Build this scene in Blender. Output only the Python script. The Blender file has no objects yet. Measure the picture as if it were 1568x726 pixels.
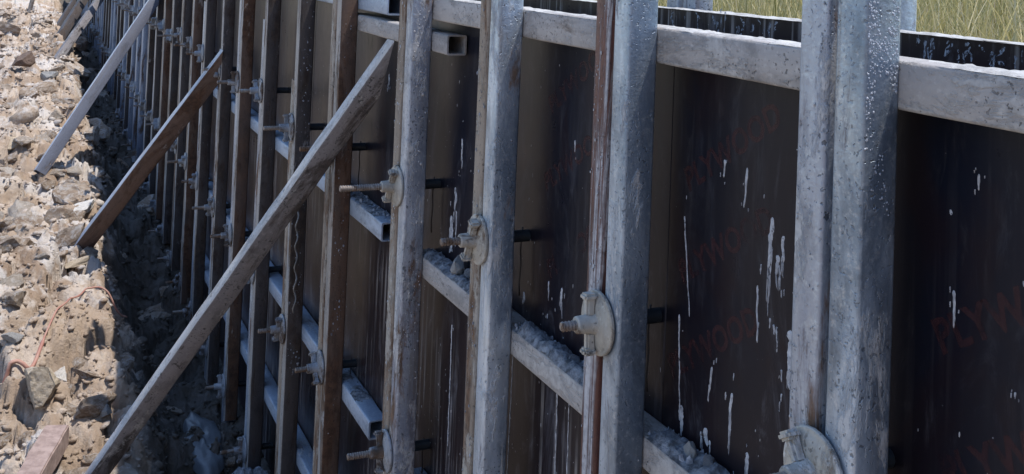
import bpy, bmesh, math, random
import numpy as np
from mathutils import Vector, Matrix, Euler, noise as mnoise

random.seed(7)
rng = np.random.default_rng(11)
scene = bpy.context.scene
col = scene.collection

# ------------------------------------------------------------------ camera
EYE = Vector((0.0, 0.0, 2.3))
PITCH, ROLL, YAW = math.radians(1.5), math.radians(2.2), math.radians(24.4)
F0 = Vector((math.sin(YAW), math.cos(YAW), 0)); R0 = Vector((math.cos(YAW), -math.sin(YAW), 0)); ZUP = Vector((0, 0, 1))
FW = F0 * math.cos(PITCH) + ZUP * math.sin(PITCH)
U0 = R0.cross(FW)
RT = R0 * math.cos(ROLL) + U0 * math.sin(ROLL)
UP = RT.cross(FW)
cam_data = bpy.data.cameras.new('camera')
cam = bpy.data.objects.new('camera', cam_data); col.objects.link(cam)
m = Matrix((RT, UP, -FW)).transposed().to_4x4(); m.translation = EYE
cam.matrix_world = m
cam_data.sensor_width = 36.0
cam_data.lens = 1600.0 / 1568.0 * 36.0
cam_data.shift_y = -464.0 / 1568.0
cam_data.clip_start = 0.02; cam_data.clip_end = 2000.0
scene.camera = cam

# ------------------------------------------------------------------ sky, sun, exposure
SUN = Vector((0.285, -0.12, 0.93)).normalized()
world = bpy.data.worlds.new('World'); scene.world = world; world.use_nodes = True
wn = world.node_tree; wn.nodes.clear()
sky = wn.nodes.new('ShaderNodeTexSky'); sky.sky_type = 'NISHITA'; sky.sun_disc = False
sky.sun_elevation = math.asin(SUN.z); sky.sun_rotation = math.atan2(SUN.x, SUN.y)
sky.altitude = 100; sky.air_density = 1.0; sky.dust_density = 0.1; sky.ozone_density = 3.0
bg = wn.nodes.new('ShaderNodeBackground'); bg.inputs['Strength'].default_value = 0.15
wo = wn.nodes.new('ShaderNodeOutputWorld')
wn.links.new(sky.outputs[0], bg.inputs[0]); wn.links.new(bg.outputs[0], wo.inputs[0])
sd = bpy.data.lights.new('sun', 'SUN'); sd.energy = 2.8; sd.angle = math.radians(0.53); sd.color = (1.0, 0.96, 0.90)
so = bpy.data.objects.new('sun', sd); col.objects.link(so)
so.rotation_euler = SUN.to_track_quat('Z', 'Y').to_euler(); so.location = (3, 0, 9)
vs = scene.view_settings
vs.view_transform = 'Standard'; vs.look = 'None'; vs.gamma = 1.0; vs.exposure = 1.0
vs.use_curve_mapping = False

# ------------------------------------------------------------------ numpy noise
def _hash(ix, iy, seed):
    h = (ix.astype(np.int64) * 374761393 + iy.astype(np.int64) * 668265263 + seed * 1442695041) & 0xffffffff
    h = ((h ^ (h >> 13)) * 1274126177) & 0xffffffff
    h = ((h ^ (h >> 16)) * 2246822519) & 0xffffffff
    return ((h ^ (h >> 15)) & 0xffffff) / float(0xffffff)
def vnoise(x, y, seed=0):
    ix, iy = np.floor(x), np.floor(y); fx, fy = x - ix, y - iy
    fx = fx * fx * (3 - 2 * fx); fy = fy * fy * (3 - 2 * fy)
    a = _hash(ix, iy, seed); b = _hash(ix + 1, iy, seed); c = _hash(ix, iy + 1, seed); d = _hash(ix + 1, iy + 1, seed)
    return (a * (1 - fx) + b * fx) * (1 - fy) + (c * (1 - fx) + d * fx) * fy
def fbm(x, y, o=4, seed=0):
    s = 0; a = 0.5
    for k in range(o):
        s = s + a * (vnoise(x, y, seed + k * 17) - 0.5) * 2; x = x * 2.03 + 5.1; y = y * 2.03 + 1.7; a *= 0.5
    return s
def stones(x, y, size, seed, tilt=0.5):
    """broken-stone relief: every cell is a tilted plate, sunk along its edges; -1..1 times size"""
    x = x / size; y = y / size
    ix, iy = np.floor(x), np.floor(y)
    f1 = np.full(x.shape, 9.0); f2 = np.full(x.shape, 9.0); val = np.zeros(x.shape)
    for dx in (-1, 0, 1):
        for dy in (-1, 0, 1):
            cx_, cy_ = ix + dx, iy + dy
            px = cx_ + _hash(cx_, cy_, seed); py = cy_ + _hash(cx_, cy_, seed + 1)
            ex, ey = x - px, y - py
            d = np.sqrt(ex * ex + ey * ey)
            v = (_hash(cx_, cy_, seed + 2) - 0.5) + tilt * ((_hash(cx_, cy_, seed + 3) - .5) * 2 * ex + (_hash(cx_, cy_, seed + 4) - .5) * 2 * ey)
            new = d < f1
            f2 = np.where(new, f1, np.minimum(f2, d)); val = np.where(new, v, val); f1 = np.where(new, d, f1)
    edge = np.exp(-np.maximum(f2 - f1, 0) / 0.10)
    return (val - 0.55 * edge) * size

# ------------------------------------------------------------------ materials
def new_mat(name):
    mt = bpy.data.materials.new(name); mt.use_nodes = True
    nt = mt.node_tree; b = nt.nodes['Principled BSDF']
    return mt, nt, b
class NB:
    """tiny node builder"""
    def __init__(s, nt, rand=True, coord='Object'):
        s.nt = nt; s.l = nt.links
        tc = nt.nodes.new('ShaderNodeTexCoord'); s.co = tc.outputs[coord]; s.raw = s.co
        if rand:
            oi = nt.nodes.new('ShaderNodeObjectInfo')
            mu = s.math('MULTIPLY', oi.outputs['Random'], 37.0)
            ad = nt.nodes.new('ShaderNodeVectorMath'); ad.operation = 'ADD'
            s.l.new(s.co, ad.inputs[0]); s.l.new(mu, ad.inputs[1]); s.co = ad.outputs[0]; s.rnd = oi.outputs['Random']
    def math(s, op, a, b=None, clamp=False):
        n = s.nt.nodes.new('ShaderNodeMath'); n.operation = op; n.use_clamp = clamp
        for i, v in enumerate((a, b)):
            if v is None: continue
            if isinstance(v, (int, float)): n.inputs[i].default_value = v
            else: s.l.new(v, n.inputs[i])
        return n.outputs[0]
    def map(s, scale):
        n = s.nt.nodes.new('ShaderNodeMapping'); n.inputs['Scale'].default_value = scale
        s.l.new(s.co, n.inputs[0]); return n.outputs[0]
    def noise(s, scale, detail=4, rough=0.55, stretch=None, dist=0.0):
        n = s.nt.nodes.new('ShaderNodeTexNoise'); n.inputs['Scale'].default_value = scale
        n.inputs['Detail'].default_value = detail; n.inputs['Roughness'].default_value = rough
        n.inputs['Distortion'].default_value = dist
        s.l.new(s.map(stretch) if stretch else s.co, n.inputs['Vector']); return n.outputs['Fac']
    def voro(s, scale, feature='F1', out='Distance'):
        n = s.nt.nodes.new('ShaderNodeTexVoronoi'); n.inputs['Scale'].default_value = scale; n.feature = feature
        s.l.new(s.co, n.inputs['Vector']); return n.outputs[out]
    def ramp(s, v, a, b):
        n = s.nt.nodes.new('ShaderNodeMapRange'); n.interpolation_type = 'SMOOTHSTEP'
        n.inputs['From Min'].default_value = a; n.inputs['From Max'].default_value = b
        s.l.new(v, n.inputs['Value']); return n.outputs['Result']
    def mix(s, fac, a, b):
        n = s.nt.nodes.new('ShaderNodeMix'); n.data_type = 'RGBA'
        if isinstance(fac, (int, float)): n.inputs['Factor'].default_value = fac
        else: s.l.new(fac, n.inputs['Factor'])
        for sock, v in ((n.inputs[6], a), (n.inputs[7], b)):
            if isinstance(v, tuple): sock.default_value = (*v, 1)
            else: s.l.new(v, sock)
        return n.outputs[2]
    def bump(s, h, strength, dist, prev=None):
        n = s.nt.nodes.new('ShaderNodeBump'); n.inputs['Strength'].default_value = strength; n.inputs['Distance'].default_value = dist
        s.l.new(h, n.inputs['Height'])
        if prev: s.l.new(prev, n.inputs['Normal'])
        return n.outputs[0]

def steel_mat(name, base, base2, rust, rust_amt, cement_amt, pits=0.5, metal=0.25, rough=0.5, cement=(0.5, 0.48, 0.46), stretch=(1, 1, .25), cst=(1, 1, .35)):
    mt, nt, b = new_mat(name); n = NB(nt)
    big = n.noise(7, 6, .65, stretch)
    c = n.mix(n.ramp(big, .36, .64), base, base2)
    hue = n.noise(11, 5, .6, (1, 1, .5))
    c = n.mix(n.math('MULTIPLY', n.ramp(hue, .52, .72), .35), c, (base[0] * 1.12, base[1] * 1.0, base[2] * .82))
    hue2 = n.noise(17, 5, .6, (1, 1, .4), .3)
    c = n.mix(n.math('MULTIPLY', n.ramp(hue2, .52, .68), .6), c, tuple(v * .55 for v in base2))
    st_ = n.noise(5, 7, .7, (1, 1, .45), .8)
    c = n.mix(n.math('MULTIPLY', n.ramp(st_, .54, .66), .55), c, tuple(v * .42 for v in base2))
    run = n.noise(26, 5, .65, (1, 1, .05))
    c = n.mix(n.math('MULTIPLY', n.ramp(run, .56, .72), .5), c, (rust[0] * .9, rust[1] * 1.0, rust[2] * 1.1))
    fine = n.noise(90, 5, .7)
    c = n.mix(n.math('MULTIPLY', n.ramp(fine, .50, .78), .45), c, tuple(min(.7, v * 1.6) for v in base))
    r1 = n.noise(9, 8, .70, stretch, .6)
    lo = .66 - rust_amt * .42
    rm = n.ramp(r1, lo, lo + .10)
    rcol = n.mix(n.ramp(n.noise(45, 4, .6), .3, .7), rust, tuple(v * .45 for v in rust))
    c = n.mix(rm, c, rcol)
    c1 = n.noise(13, 8, .74, cst, .4)
    lo2 = .70 - cement_amt * .42
    cm = n.ramp(c1, lo2, lo2 + .07)
    ccol = n.mix(n.ramp(n.noise(80, 3, .6), .3, .7), cement, tuple(v * .68 for v in cement))
    c = n.mix(n.math('MULTIPLY', cm, .85), c, ccol)
    pv = n.noise(150, 2, .5); pd = n.ramp(n.noise(8, 4, .6), .40, .62)
    pm = n.math('MULTIPLY', n.ramp(pv, .62, .67), pd)
    pv2 = n.noise(42, 4, .6); pm2 = n.ramp(pv2, .72 - .05 * pits, .76 - .05 * pits)
    pm = n.math('MAXIMUM', pm, n.math('MULTIPLY', pm2, min(1.0, pits)))
    c = n.mix(n.math('MULTIPLY', pm, min(.9, .45 + pits * .4)), c, tuple(v * .22 for v in base))
    nt.links.new(c, b.inputs['Base Color'])
    mk = n.math('MAXIMUM', rm, cm)
    me = n.math('MULTIPLY', n.math('SUBTRACT', 1.0, mk), metal); nt.links.new(me, b.inputs['Metallic'])
    ro = n.math('ADD', n.math('MULTIPLY', mk, .9 - rough), rough); nt.links.new(ro, b.inputs['Roughness'])
    h = n.math('ADD', n.math('MULTIPLY', cm, 1.0), n.math('MULTIPLY', n.noise(120, 3, .6), .5))
    h = n.math('SUBTRACT', h, n.math('MULTIPLY', pm, .8))
    nt.links.new(n.bump(h, .7, .0025), b.inputs['Normal'])
    return mt

GALV = (.52, .59, .67); GALV2 = (.20, .25, .315)
M = {}
M['galv'] = steel_mat('galvanised_steel', GALV, GALV2, (.17, .11, .075), .22, .36, .7, .6, .42)
M['galv_worn'] = steel_mat('worn_galvanised_steel', (.40, .43, .48), (.25, .27, .325), (.17, .095, .055), .38, .45, 1.0, .5, .45)
M['galv_blue'] = steel_mat('bluish_galvanised_steel', (.26, .31, .40), (.18, .22, .30), (.12, .08, .06), .3, .22, .5, .5, .45)
M['red_paint'] = steel_mat('red_primer_steel', (.11, .035, .022), (.075, .026, .02), (.10, .05, .03), .2, .44, .3, 0.0, .55, (.50, .49, .50), (1, 1, .1), (1, 1, .05))
M['rust_tan'] = steel_mat('cement_smeared_rusty_steel', (.26, .21, .165), (.20, .155, .12), (.16, .09, .05), .40, .45, .8, 0.05, .7, (.40, .36, .31))
M['rust'] = steel_mat('rusty_brown_steel', (.115, .068, .046), (.07, .046, .035), (.10, .048, .025), .45, .2, .6, 0.05, .7, (.32, .27, .24))
M['rust_dark'] = steel_mat('dark_rusty_steel', (.062, .05, .046), (.042, .035, .035), (.058, .038, .028), .4, .24, .6, 0.05, .65, (.30, .27, .26))
M['rust_pale'] = steel_mat('lit_front_rusty_steel', (.34, .31, .285), (.26, .235, .215), (.14, .085, .05), .36, .40, .8, 0.0, .75, (.42, .40, .38))  # front-face tone for rusty uprights, sky light put into the colour
M['strut_top'] = steel_mat('lit_cement_strut_top', (.46, .445, .43), (.36, .345, .335), (.12, .09, .075), .16, .40, 1.6, 0.0, .8, (.54, .52, .50))  # upper strut face: light from above put into the cement tone
M['rail'] = steel_mat('cement_dusted_steel', (.36, .33, .31), (.28, .26, .25), (.15, .11, .085), .18, .46, .9, 0.0, .8, (.43, .405, .385))
M['rail_blue'] = steel_mat('bare_waler_steel', (.36, .42, .51), (.25, .30, .38), (.18, .12, .08), .12, .30, .4, 0.2, .5, (.46, .46, .48))
M['strut_cement'] = steel_mat('cement_caked_strut', (.20, .185, .19), (.145, .135, .14), (.08, .065, .06), .34, .30, 1.6, 0.0, .8, (.42, .40, .38))
M['strut_rust'] = steel_mat('rusty_strut', (.125, .075, .055), (.09, .056, .043), (.10, .05, .028), .4, .2, .5, 0.05, .7, (.3, .26, .24))
M['strut_blue'] = steel_mat('blue_grey_strut', (.115, .125, .16), (.095, .10, .13), (.10, .075, .06), .1, .08, .3, 0.0, .6, (.28, .28, .30))
M['strut_blue_top'] = steel_mat('lit_pale_strut_top', (.36, .38, .43), (.28, .30, .35), (.13, .09, .07), .15, .3, .6, 0.1, .6, (.45, .44, .44))  # pale upper strut face, its brighter light painted into the colour
M['nut'] = steel_mat('cream_cast_nut', (.42, .39, .34), (.30, .28, .245), (.15, .10, .065), .32, .38, .8, 0.0, .65, (.55, .53, .50), (1, 1, 1))
M['nut_blue'] = steel_mat('grey_cast_nut', (.30, .31, .33), (.21, .22, .24), (.12, .08, .055), .38, .32, .8, 0.2, .6, (.48, .47, .45), (1, 1, 1))
M['rod'] = steel_mat('threaded_rod_steel', (.26, .22, .19), (.18, .15, .13), (.16, .09, .05), .4, .30, .2, 0.3, .55, (.45, .43, .40), (1, 1, 1))

def simple(name, base, base2, rough, scale=20, bumpd=.002, rand=True, spec=None, detail=6):
    mt, nt, b = new_mat(name); n = NB(nt, rand)
    f = n.noise(scale, detail, .6)
    nt.links.new(n.mix(n.ramp(f, .3, .7), base, base2), b.inputs['Base Color'])
    b.inputs['Roughness'].default_value = rough
    if spec is not None: b.inputs['Specular IOR Level'].default_value = spec
    nt.links.new(n.bump(n.noise(scale * 3, 5, .65), .8, bumpd), b.inputs['Normal'])
    return mt
M['mortar'] = simple('mortar', (.48, .465, .445), (.27, .26, .25), .95, 35, .006)
M['mortar_damp'] = simple('damp_mortar', (.28, .29, .315), (.05, .053, .06), .9, 55, .006)
M['mortar_crumb'] = simple('mortar_crumb', (.36, .37, .40), (.10, .105, .12), .95, 70, .002)
M['wet_cement'] = simple('wet_cement', (.46, .48, .52), (.30, .32, .36), .28, 60, .001)
M['spill'] = simple('wet_concrete', (.13, .14, .15), (.09, .098, .11), .4, 9, .003)
M['concrete'] = simple('concrete', (.36, .35, .34), (.28, .27, .26), .9, 12, .004)
M['hose'] = simple('black_plastic', (.012, .016, .02), (.02, .026, .032), .45, 30, .0005)
M['wire'] = simple('black_wire', (.03, .028, .028), (.06, .05, .045), .6, 30, .0005)
M['twine'] = simple('galvanised_wire', (.22, .21, .2), (.12, .11, .1), .6, 30, .0005)
M['cable'] = simple('faded_orange_rubber', (.30, .115, .085), (.38, .22, .165), .7, 14, .001)
def print_mat():
    mt, nt, b = new_mat('faded_red_print'); n = NB(nt, True)
    b.inputs['Base Color'].default_value = (.046, .0165, .020, 1); b.inputs['Roughness'].default_value = .42
    b.inputs['Specular IOR Level'].default_value = .27
    al = n.math('MULTIPLY', n.ramp(n.noise(7, 4, .6), .30, .50), n.ramp(n.noise(60, 4, .6), .15, .55))
    nt.links.new(n.math('MULTIPLY', al, .62), b.inputs['Alpha'])
    return mt
M['print'] = print_mat()
M['splash'] = simple('dried_cement', (.50, .49, .49), (.26, .26, .27), .9, 90, .003)

def drip_mat(name, a0, a1, col_a, col_b):
    mt, nt, b = new_mat(name); n = NB(nt, True)
    nt.links.new(n.mix(n.ramp(n.noise(70, 4, .6), .3, .7), col_a, col_b), b.inputs['Base Color'])
    b.inputs['Roughness'].default_value = .9
    al = n.ramp(n.noise(110, 5, .75, (1, 1, .45)), a0, a1)
    nt.links.new(al, b.inputs['Alpha'])
    nt.links.new(n.bump(n.noise(150, 4, .65), .8, .002), b.inputs['Normal'])
    return mt
M['drip'] = drip_mat('cement_drip', .33, .44, (.50, .50, .52), (.27, .27, .29))
M['smear'] = drip_mat('cement_smear', .40, .56, (.30, .33, .38), (.16, .18, .22))
def ply_mat():
    mt, nt, b = new_mat('film_faced_plywood'); n = NB(nt, True)
    big = n.noise(3.0, 5, .6)
    c = n.mix(n.ramp(big, .35, .65), (.0062, .0078, .0155), (.0105, .0100, .0145))
    z = nt.nodes.new('ShaderNodeSeparateXYZ'); nt.links.new(n.raw, z.inputs[0])
    low = n.ramp(z.outputs[2], 1.36, 1.22)
    c = n.mix(n.math('MULTIPLY', n.ramp(z.outputs[2], 1.6, 1.2), .7), c, (.024, .0155, .0145))
    st = n.noise(55, 4, .6, (1, 1, .018))
    sm = n.ramp(st, .51, .64)
    br = n.noise(5, 4, .6, (1, 1, .5)); brk = n.ramp(br, .42, .62)
    sm = n.math('MULTIPLY', n.math('MULTIPLY', sm, brk), n.math('ADD', n.math('MULTIPLY', low, .50), .03))
    c = n.mix(sm, c, (.36, .33, .31))
    dust = n.ramp(n.noise(22, 7, .75, (1, 1, .3), .5), .56, .80)
    c = n.mix(n.math('MULTIPLY', dust, n.math('ADD', n.math('MULTIPLY', low, .20), .10)), c, (.33, .31, .31))
    smear = n.ramp(n.noise(12, 9, .78, (1, 1, .28), 1.2), .50, .74)
    c = n.mix(n.math('MULTIPLY', smear, n.math('ADD', n.math('MULTIPLY', n.ramp(z.outputs[2], 1.78, 1.40), .22), .10)), c, (.30, .30, .34))
    stain = n.ramp(n.noise(4.5, 5, .6, (1, 1, .5), 1.0), .50, .66)
    c = n.mix(n.math('MULTIPLY', stain, .5), c, (.017, .0085, .0095))
    sp = n.ramp(n.noise(190, 2, .5), .755, .80)
    sp = n.math('MULTIPLY', sp, n.ramp(n.noise(7, 3, .6), .48, .62))
    c = n.mix(n.math('MULTIPLY', sp, .7), c, (.5, .48, .46))
    nt.links.new(c, b.inputs['Base Color'])
    ro = n.math('ADD', n.math('MULTIPLY', n.noise(9, 5, .65), .22), .20)
    ro = n.math('ADD', ro, n.math('MULTIPLY', n.math('ADD', sm, dust), .35))
    nt.links.new(ro, b.inputs['Roughness'])
    b.inputs['Specular IOR Level'].default_value = .15
    nt.links.new(n.bump(n.noise(14, 3, .5, (1, 1, .4)), .12, .004), b.inputs['Normal'])
    return mt
M['ply'] = ply_mat()
M['ply_edge'] = simple('plywood_edge', (.50, .47, .42), (.36, .33, .29), .9, 60, .001)

def rubble_mat(name, crust=.5, obj=False, cut=True):
    mt, nt, b = new_mat(name); n = NB(nt, obj)
    a = n.noise(1.3, 6, .62)
    c = n.mix(n.ramp(a, .36, .62), (.255, .18, .125), (.38, .29, .215))
    c2 = n.noise(4.5, 7, .65, None, .4)
    c = n.mix(n.ramp(c2, .46, .62), c, (.49, .405, .33))
    c3 = n.noise(2.1, 7, .68, None, .8)
    c = n.mix(n.math('MULTIPLY', n.ramp(c3, .60 - crust * .14, .68 - crust * .12), .85), c, (.54, .495, .455))
    g = n.noise(38, 6, .7)
    c = n.mix(n.ramp(g, .36, .22), c, n.mix(.5, c, (.09, .07, .055)))
    if obj:
        c = n.mix(n.math('MULTIPLY', n.ramp(n.rnd, .55, 1.0), .55), c, (.52, .46, .39))
        c = n.mix(n.math('MULTIPLY', n.ramp(n.rnd, .10, .0), .5), c, (.15, .10, .07))
    if cut:  # trench shade painted in as darker soil beyond the crest
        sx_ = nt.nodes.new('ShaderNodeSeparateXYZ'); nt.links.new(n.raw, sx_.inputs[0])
        shade_mask = n.ramp(n.math('ADD', sx_.outputs[0], n.math('MULTIPLY', n.math('SUBTRACT', n.noise(5, 6, .7), .5), .34)), .45, .53)
        trench_shade = n.mix(n.ramp(n.noise(9, 6, .65), .35, .7), (.065, .055, .044), (.135, .122, .11))
        c = n.mix(n.math('MULTIPLY', shade_mask, .93), c, trench_shade)
    nt.links.new(c, b.inputs['Base Color'])
    b.inputs['Roughness'].default_value = .95; b.inputs['Specular IOR Level'].default_value = .2
    bp = n.bump(n.noise(28, 8, .72), .9, .02)
    bp = n.bump(n.noise(130, 4, .65), .7, .004, bp)
    nt.links.new(bp, b.inputs['Normal'])
    return mt
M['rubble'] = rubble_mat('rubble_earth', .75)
M['rock'] = rubble_mat('limestone_rock', .6, True, False)
M['rock_cream'] = simple('cream_limestone', (.54, .45, .34), (.36, .285, .20), .95, 9, .012)
M['rock_grey'] = simple('grey_stone', (.38, .36, .33), (.25, .235, .22), .95, 9, .012)
M['rock_brown'] = simple('brown_stone', (.17, .115, .085), (.11, .075, .058), .95, 9, .012)
M['rock_white'] = simple('pale_stone', (.66, .62, .57), (.50, .46, .41), .95, 9, .012)
M['timber'] = simple('weathered_timber', (.33, .245, .215), (.20, .14, .12), .9, 22, .004)
M['soil'] = simple('field_soil', (.16, .13, .08), (.10, .085, .05), .95, 3, .02, False)
def grass_mat():
    mt, nt, b = new_mat('grass_blades'); n = NB(nt, False)
    at = nt.nodes.new('ShaderNodeAttribute'); at.attribute_name = 'tone'; at.attribute_type = 'GEOMETRY'
    c = n.mix(n.ramp(at.outputs['Fac'], .0, .55), (.19, .18, .06), (.46, .38, .15))
    c = n.mix(n.ramp(at.outputs['Fac'], .6, 1.0), c, (.66, .54, .30))
    nt.links.new(c, b.inputs['Base Color']); b.inputs['Roughness'].default_value = .6
    tr = nt.nodes.new('ShaderNodeBsdfTranslucent'); nt.links.new(c, tr.inputs[0])
    mx = nt.nodes.new('ShaderNodeMixShader'); mx.inputs[0].default_value = .3
    nt.links.new(b.outputs[0], mx.inputs[1]); nt.links.new(tr.outputs[0], mx.inputs[2])
    nt.links.new(mx.outputs[0], nt.nodes['Material Output'].inputs[0])
    return mt
M['grass'] = grass_mat()

# ------------------------------------------------------------------ object helpers
def mesh_from(name, verts, faces, mat, smooth=False):
    me = bpy.data.meshes.new(name); me.from_pydata([tuple(v) for v in verts], [], [tuple(f) for f in faces]); me.update()
    if mat: me.materials.append(M[mat] if isinstance(mat, str) else mat)
    if smooth: me.polygons.foreach_set('use_smooth', [True] * len(me.polygons))
    return me
def link(name, me, parent=None, loc=(0, 0, 0), rot=(0, 0, 0), scale=(1, 1, 1)):
    o = bpy.data.objects.new(name, me); col.objects.link(o)
    o.location = loc; o.rotation_euler = rot; o.scale = scale
    if parent: o.parent = parent
    return o
def tag(o, label=None, cat=None, group=None, kind=None):
    if label: o['label'] = label
    if cat: o['category'] = cat
    if group: o['group'] = group
    if kind: o['kind'] = kind
    return o
def from_bm(name, bm, mat, smooth=False):
    me = bpy.data.meshes.new(name); bm.to_mesh(me); bm.free()
    if mat: me.materials.append(M[mat])
    if smooth: me.polygons.foreach_set('use_smooth', [True] * len(me.polygons))
    return me
def grid_faces(nr, nc):
    i = np.arange(nr - 1)[:, None] * nc + np.arange(nc - 1)[None, :]
    return np.stack([i, i + 1, i + nc + 1, i + nc], -1).reshape(-1, 4)
def np_mesh(name, V, Fq, mat, smooth=False):
    me = bpy.data.meshes.new(name); nf, k = Fq.shape
    me.vertices.add(len(V)); me.vertices.foreach_set('co', np.ascontiguousarray(V, dtype=np.float32).ravel())
    me.loops.add(nf * k); me.loops.foreach_set('vertex_index', np.ascontiguousarray(Fq, dtype=np.int32).ravel())
    me.polygons.add(nf); me.polygons.foreach_set('loop_start', np.arange(0, nf * k, k, dtype=np.int32))
    me.polygons.foreach_set('loop_total', np.full(nf, k, dtype=np.int32))
    if smooth: me.polygons.foreach_set('use_smooth', np.ones(nf, dtype=bool))
    me.update(calc_edges=True); me.validate()
    if mat: me.materials.append(M[mat])
    return me

def tube_mesh(name, w, d, length, mat, wall=.0035, rad=.005, seg=None, wob=.0006, seed=0):
    """hollow rectangular steel tube, axis +Z from 0 to length, section w (Y) by d (X), centred; rounded corners"""
    pts = []
    for qx, qy, a0 in ((1, 1, 0), (-1, 1, 90), (-1, -1, 180), (1, -1, 270)):
        for k in range(3):
            a = math.radians(a0 + k * 45)
            pts.append((qx * (d / 2 - rad) + rad * math.cos(a), qy * (w / 2 - rad) + rad * math.sin(a)))
    n = len(pts); seg = seg or max(2, int(length / .12))
    V = []; Fc = []
    r = random.Random(seed)
    inn = [(x * (d / 2 - wall) / (d / 2), y * (w / 2 - wall) / (w / 2)) for x, y in pts]
    for i in range(seg + 1):
        z = length * i / seg
        ox, oy = (r.uniform(-wob, wob), r.uniform(-wob, wob))
        V += [(x + ox, y + oy, z) for x, y in pts]
    for i in range(seg):
        for j in range(n):
            a, b = i * n + j, i * n + (j + 1) % n
            Fc.append((a, b, b + n, a + n))
    base = len(V)
    V += [(x, y, 0) for x, y in inn] + [(x, y, length) for x, y in inn]
    for j in range(n):
        k = (j + 1) % n
        Fc.append((base + j, base + n + j, base + n + k, base + k))
        Fc.append((j, base + j, base + k, k))
        top = seg * n
        Fc.append((top + j, top + k, base + n + k, base + n + j))
    me = mesh_from(name, V, Fc, mat, True)
    me.set_sharp_from_angle(angle=math.radians(50))
    return me
def lathe(name, prof, seg, mat, axis='X', smooth=True):
    """prof: (pos along axis, radius)"""
    V = []; Fc = []
    for p_, r_ in prof:
        for k in range(seg):
            a = 2 * math.pi * k / seg
            V.append((p_, r_ * math.cos(a), r_ * math.sin(a)) if axis == 'X' else (r_ * math.cos(a), r_ * math.sin(a), p_))
    for i in range(len(prof) - 1):
        for k in range(seg):
            a, b = i * seg + k, i * seg + (k + 1) % seg
            Fc.append((a, a + seg, b + seg, b))
    Fc.append(tuple(range(seg))); Fc.append(tuple(reversed(range((len(prof) - 1) * seg, len(prof) * seg))))
    me = mesh_from(name, V, Fc, mat, smooth)
    me.set_sharp_from_angle(angle=math.radians(40))
    return me
def sweep(name, pts, rad, mat, seg=8, radf=None):
    pts = [Vector(p_) for p_ in pts]; V = []; Fc = []
    for i, p_ in enumerate(pts):
        t = (pts[min(i + 1, len(pts) - 1)] - pts[max(i - 1, 0)]).normalized()
        u = t.cross(Vector((0.1, 0.2, 1))); u = u.normalized() if u.length > 1e-4 else Vector((1, 0, 0))
        v = t.cross(u); rr = radf(i / (len(pts) - 1)) if radf else rad
        for k in range(seg):
            a = 2 * math.pi * k / seg
            V.append(p_ + (u * math.cos(a) + v * math.sin(a)) * rr)
    for i in range(len(pts) - 1):
        for k in range(seg):
            a, b = i * seg + k, i * seg + (k + 1) % seg
            Fc.append((a, b, b + seg, a + seg))
    Fc.append(tuple(reversed(range(seg)))); Fc.append(tuple(range((len(pts) - 1) * seg, len(pts) * seg)))
    return mesh_from(name, V, Fc, mat, True)
def bevel_box(name, sx, sy, sz, mat, bev=.003, loc=(0, 0, 0), rotx=0.0):
    bm = bmesh.new(); bmesh.ops.create_cube(bm, size=1)
    bmesh.ops.scale(bm, vec=(sx, sy, sz), verts=bm.verts)
    bmesh.ops.bevel(bm, geom=bm.edges[:], offset=bev, segments=2, affect='EDGES')
    bmesh.ops.rotate(bm, cent=(0, 0, 0), matrix=Matrix.Rotation(rotx, 3, 'X'), verts=bm.verts)
    bmesh.ops.translate(bm, vec=loc, verts=bm.verts)
    return from_bm(name, bm, mat)
def rock_mesh(name, seed, sub, mat, cuts=11, smooth=False, rough=.05):
    r = random.Random(seed); bm = bmesh.new(); bmesh.ops.create_icosphere(bm, subdivisions=sub, radius=1)
    planes = []
    for k in range(cuts):
        nrm = Vector((r.gauss(0, 1), r.gauss(0, 1), r.gauss(0, 1))).normalized(); planes.append((nrm, r.uniform(.38, .74)))
    for v in bm.verts:
        c = v.co.copy()
        for nrm, d in planes:
            e = c.dot(nrm) - d
            if e > 0: c -= nrm * e * .97
        c += c.normalized() * rough * mnoise.fractal(c * 3.1 + Vector((seed * 3.7, 0, 0)), .8, 2, 4)
        v.co = c
    return from_bm(name, bm, mat, smooth)

ORD = ['nearest', 'second', 'third', 'fourth', 'fifth', 'sixth', 'seventh', 'eighth', 'ninth', 'tenth', 'eleventh', 'twelfth', 'thirteenth',
       'fourteenth', 'fifteenth', 'sixteenth', 'seventeenth', 'eighteenth', 'nineteenth', 'twentieth']

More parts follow.
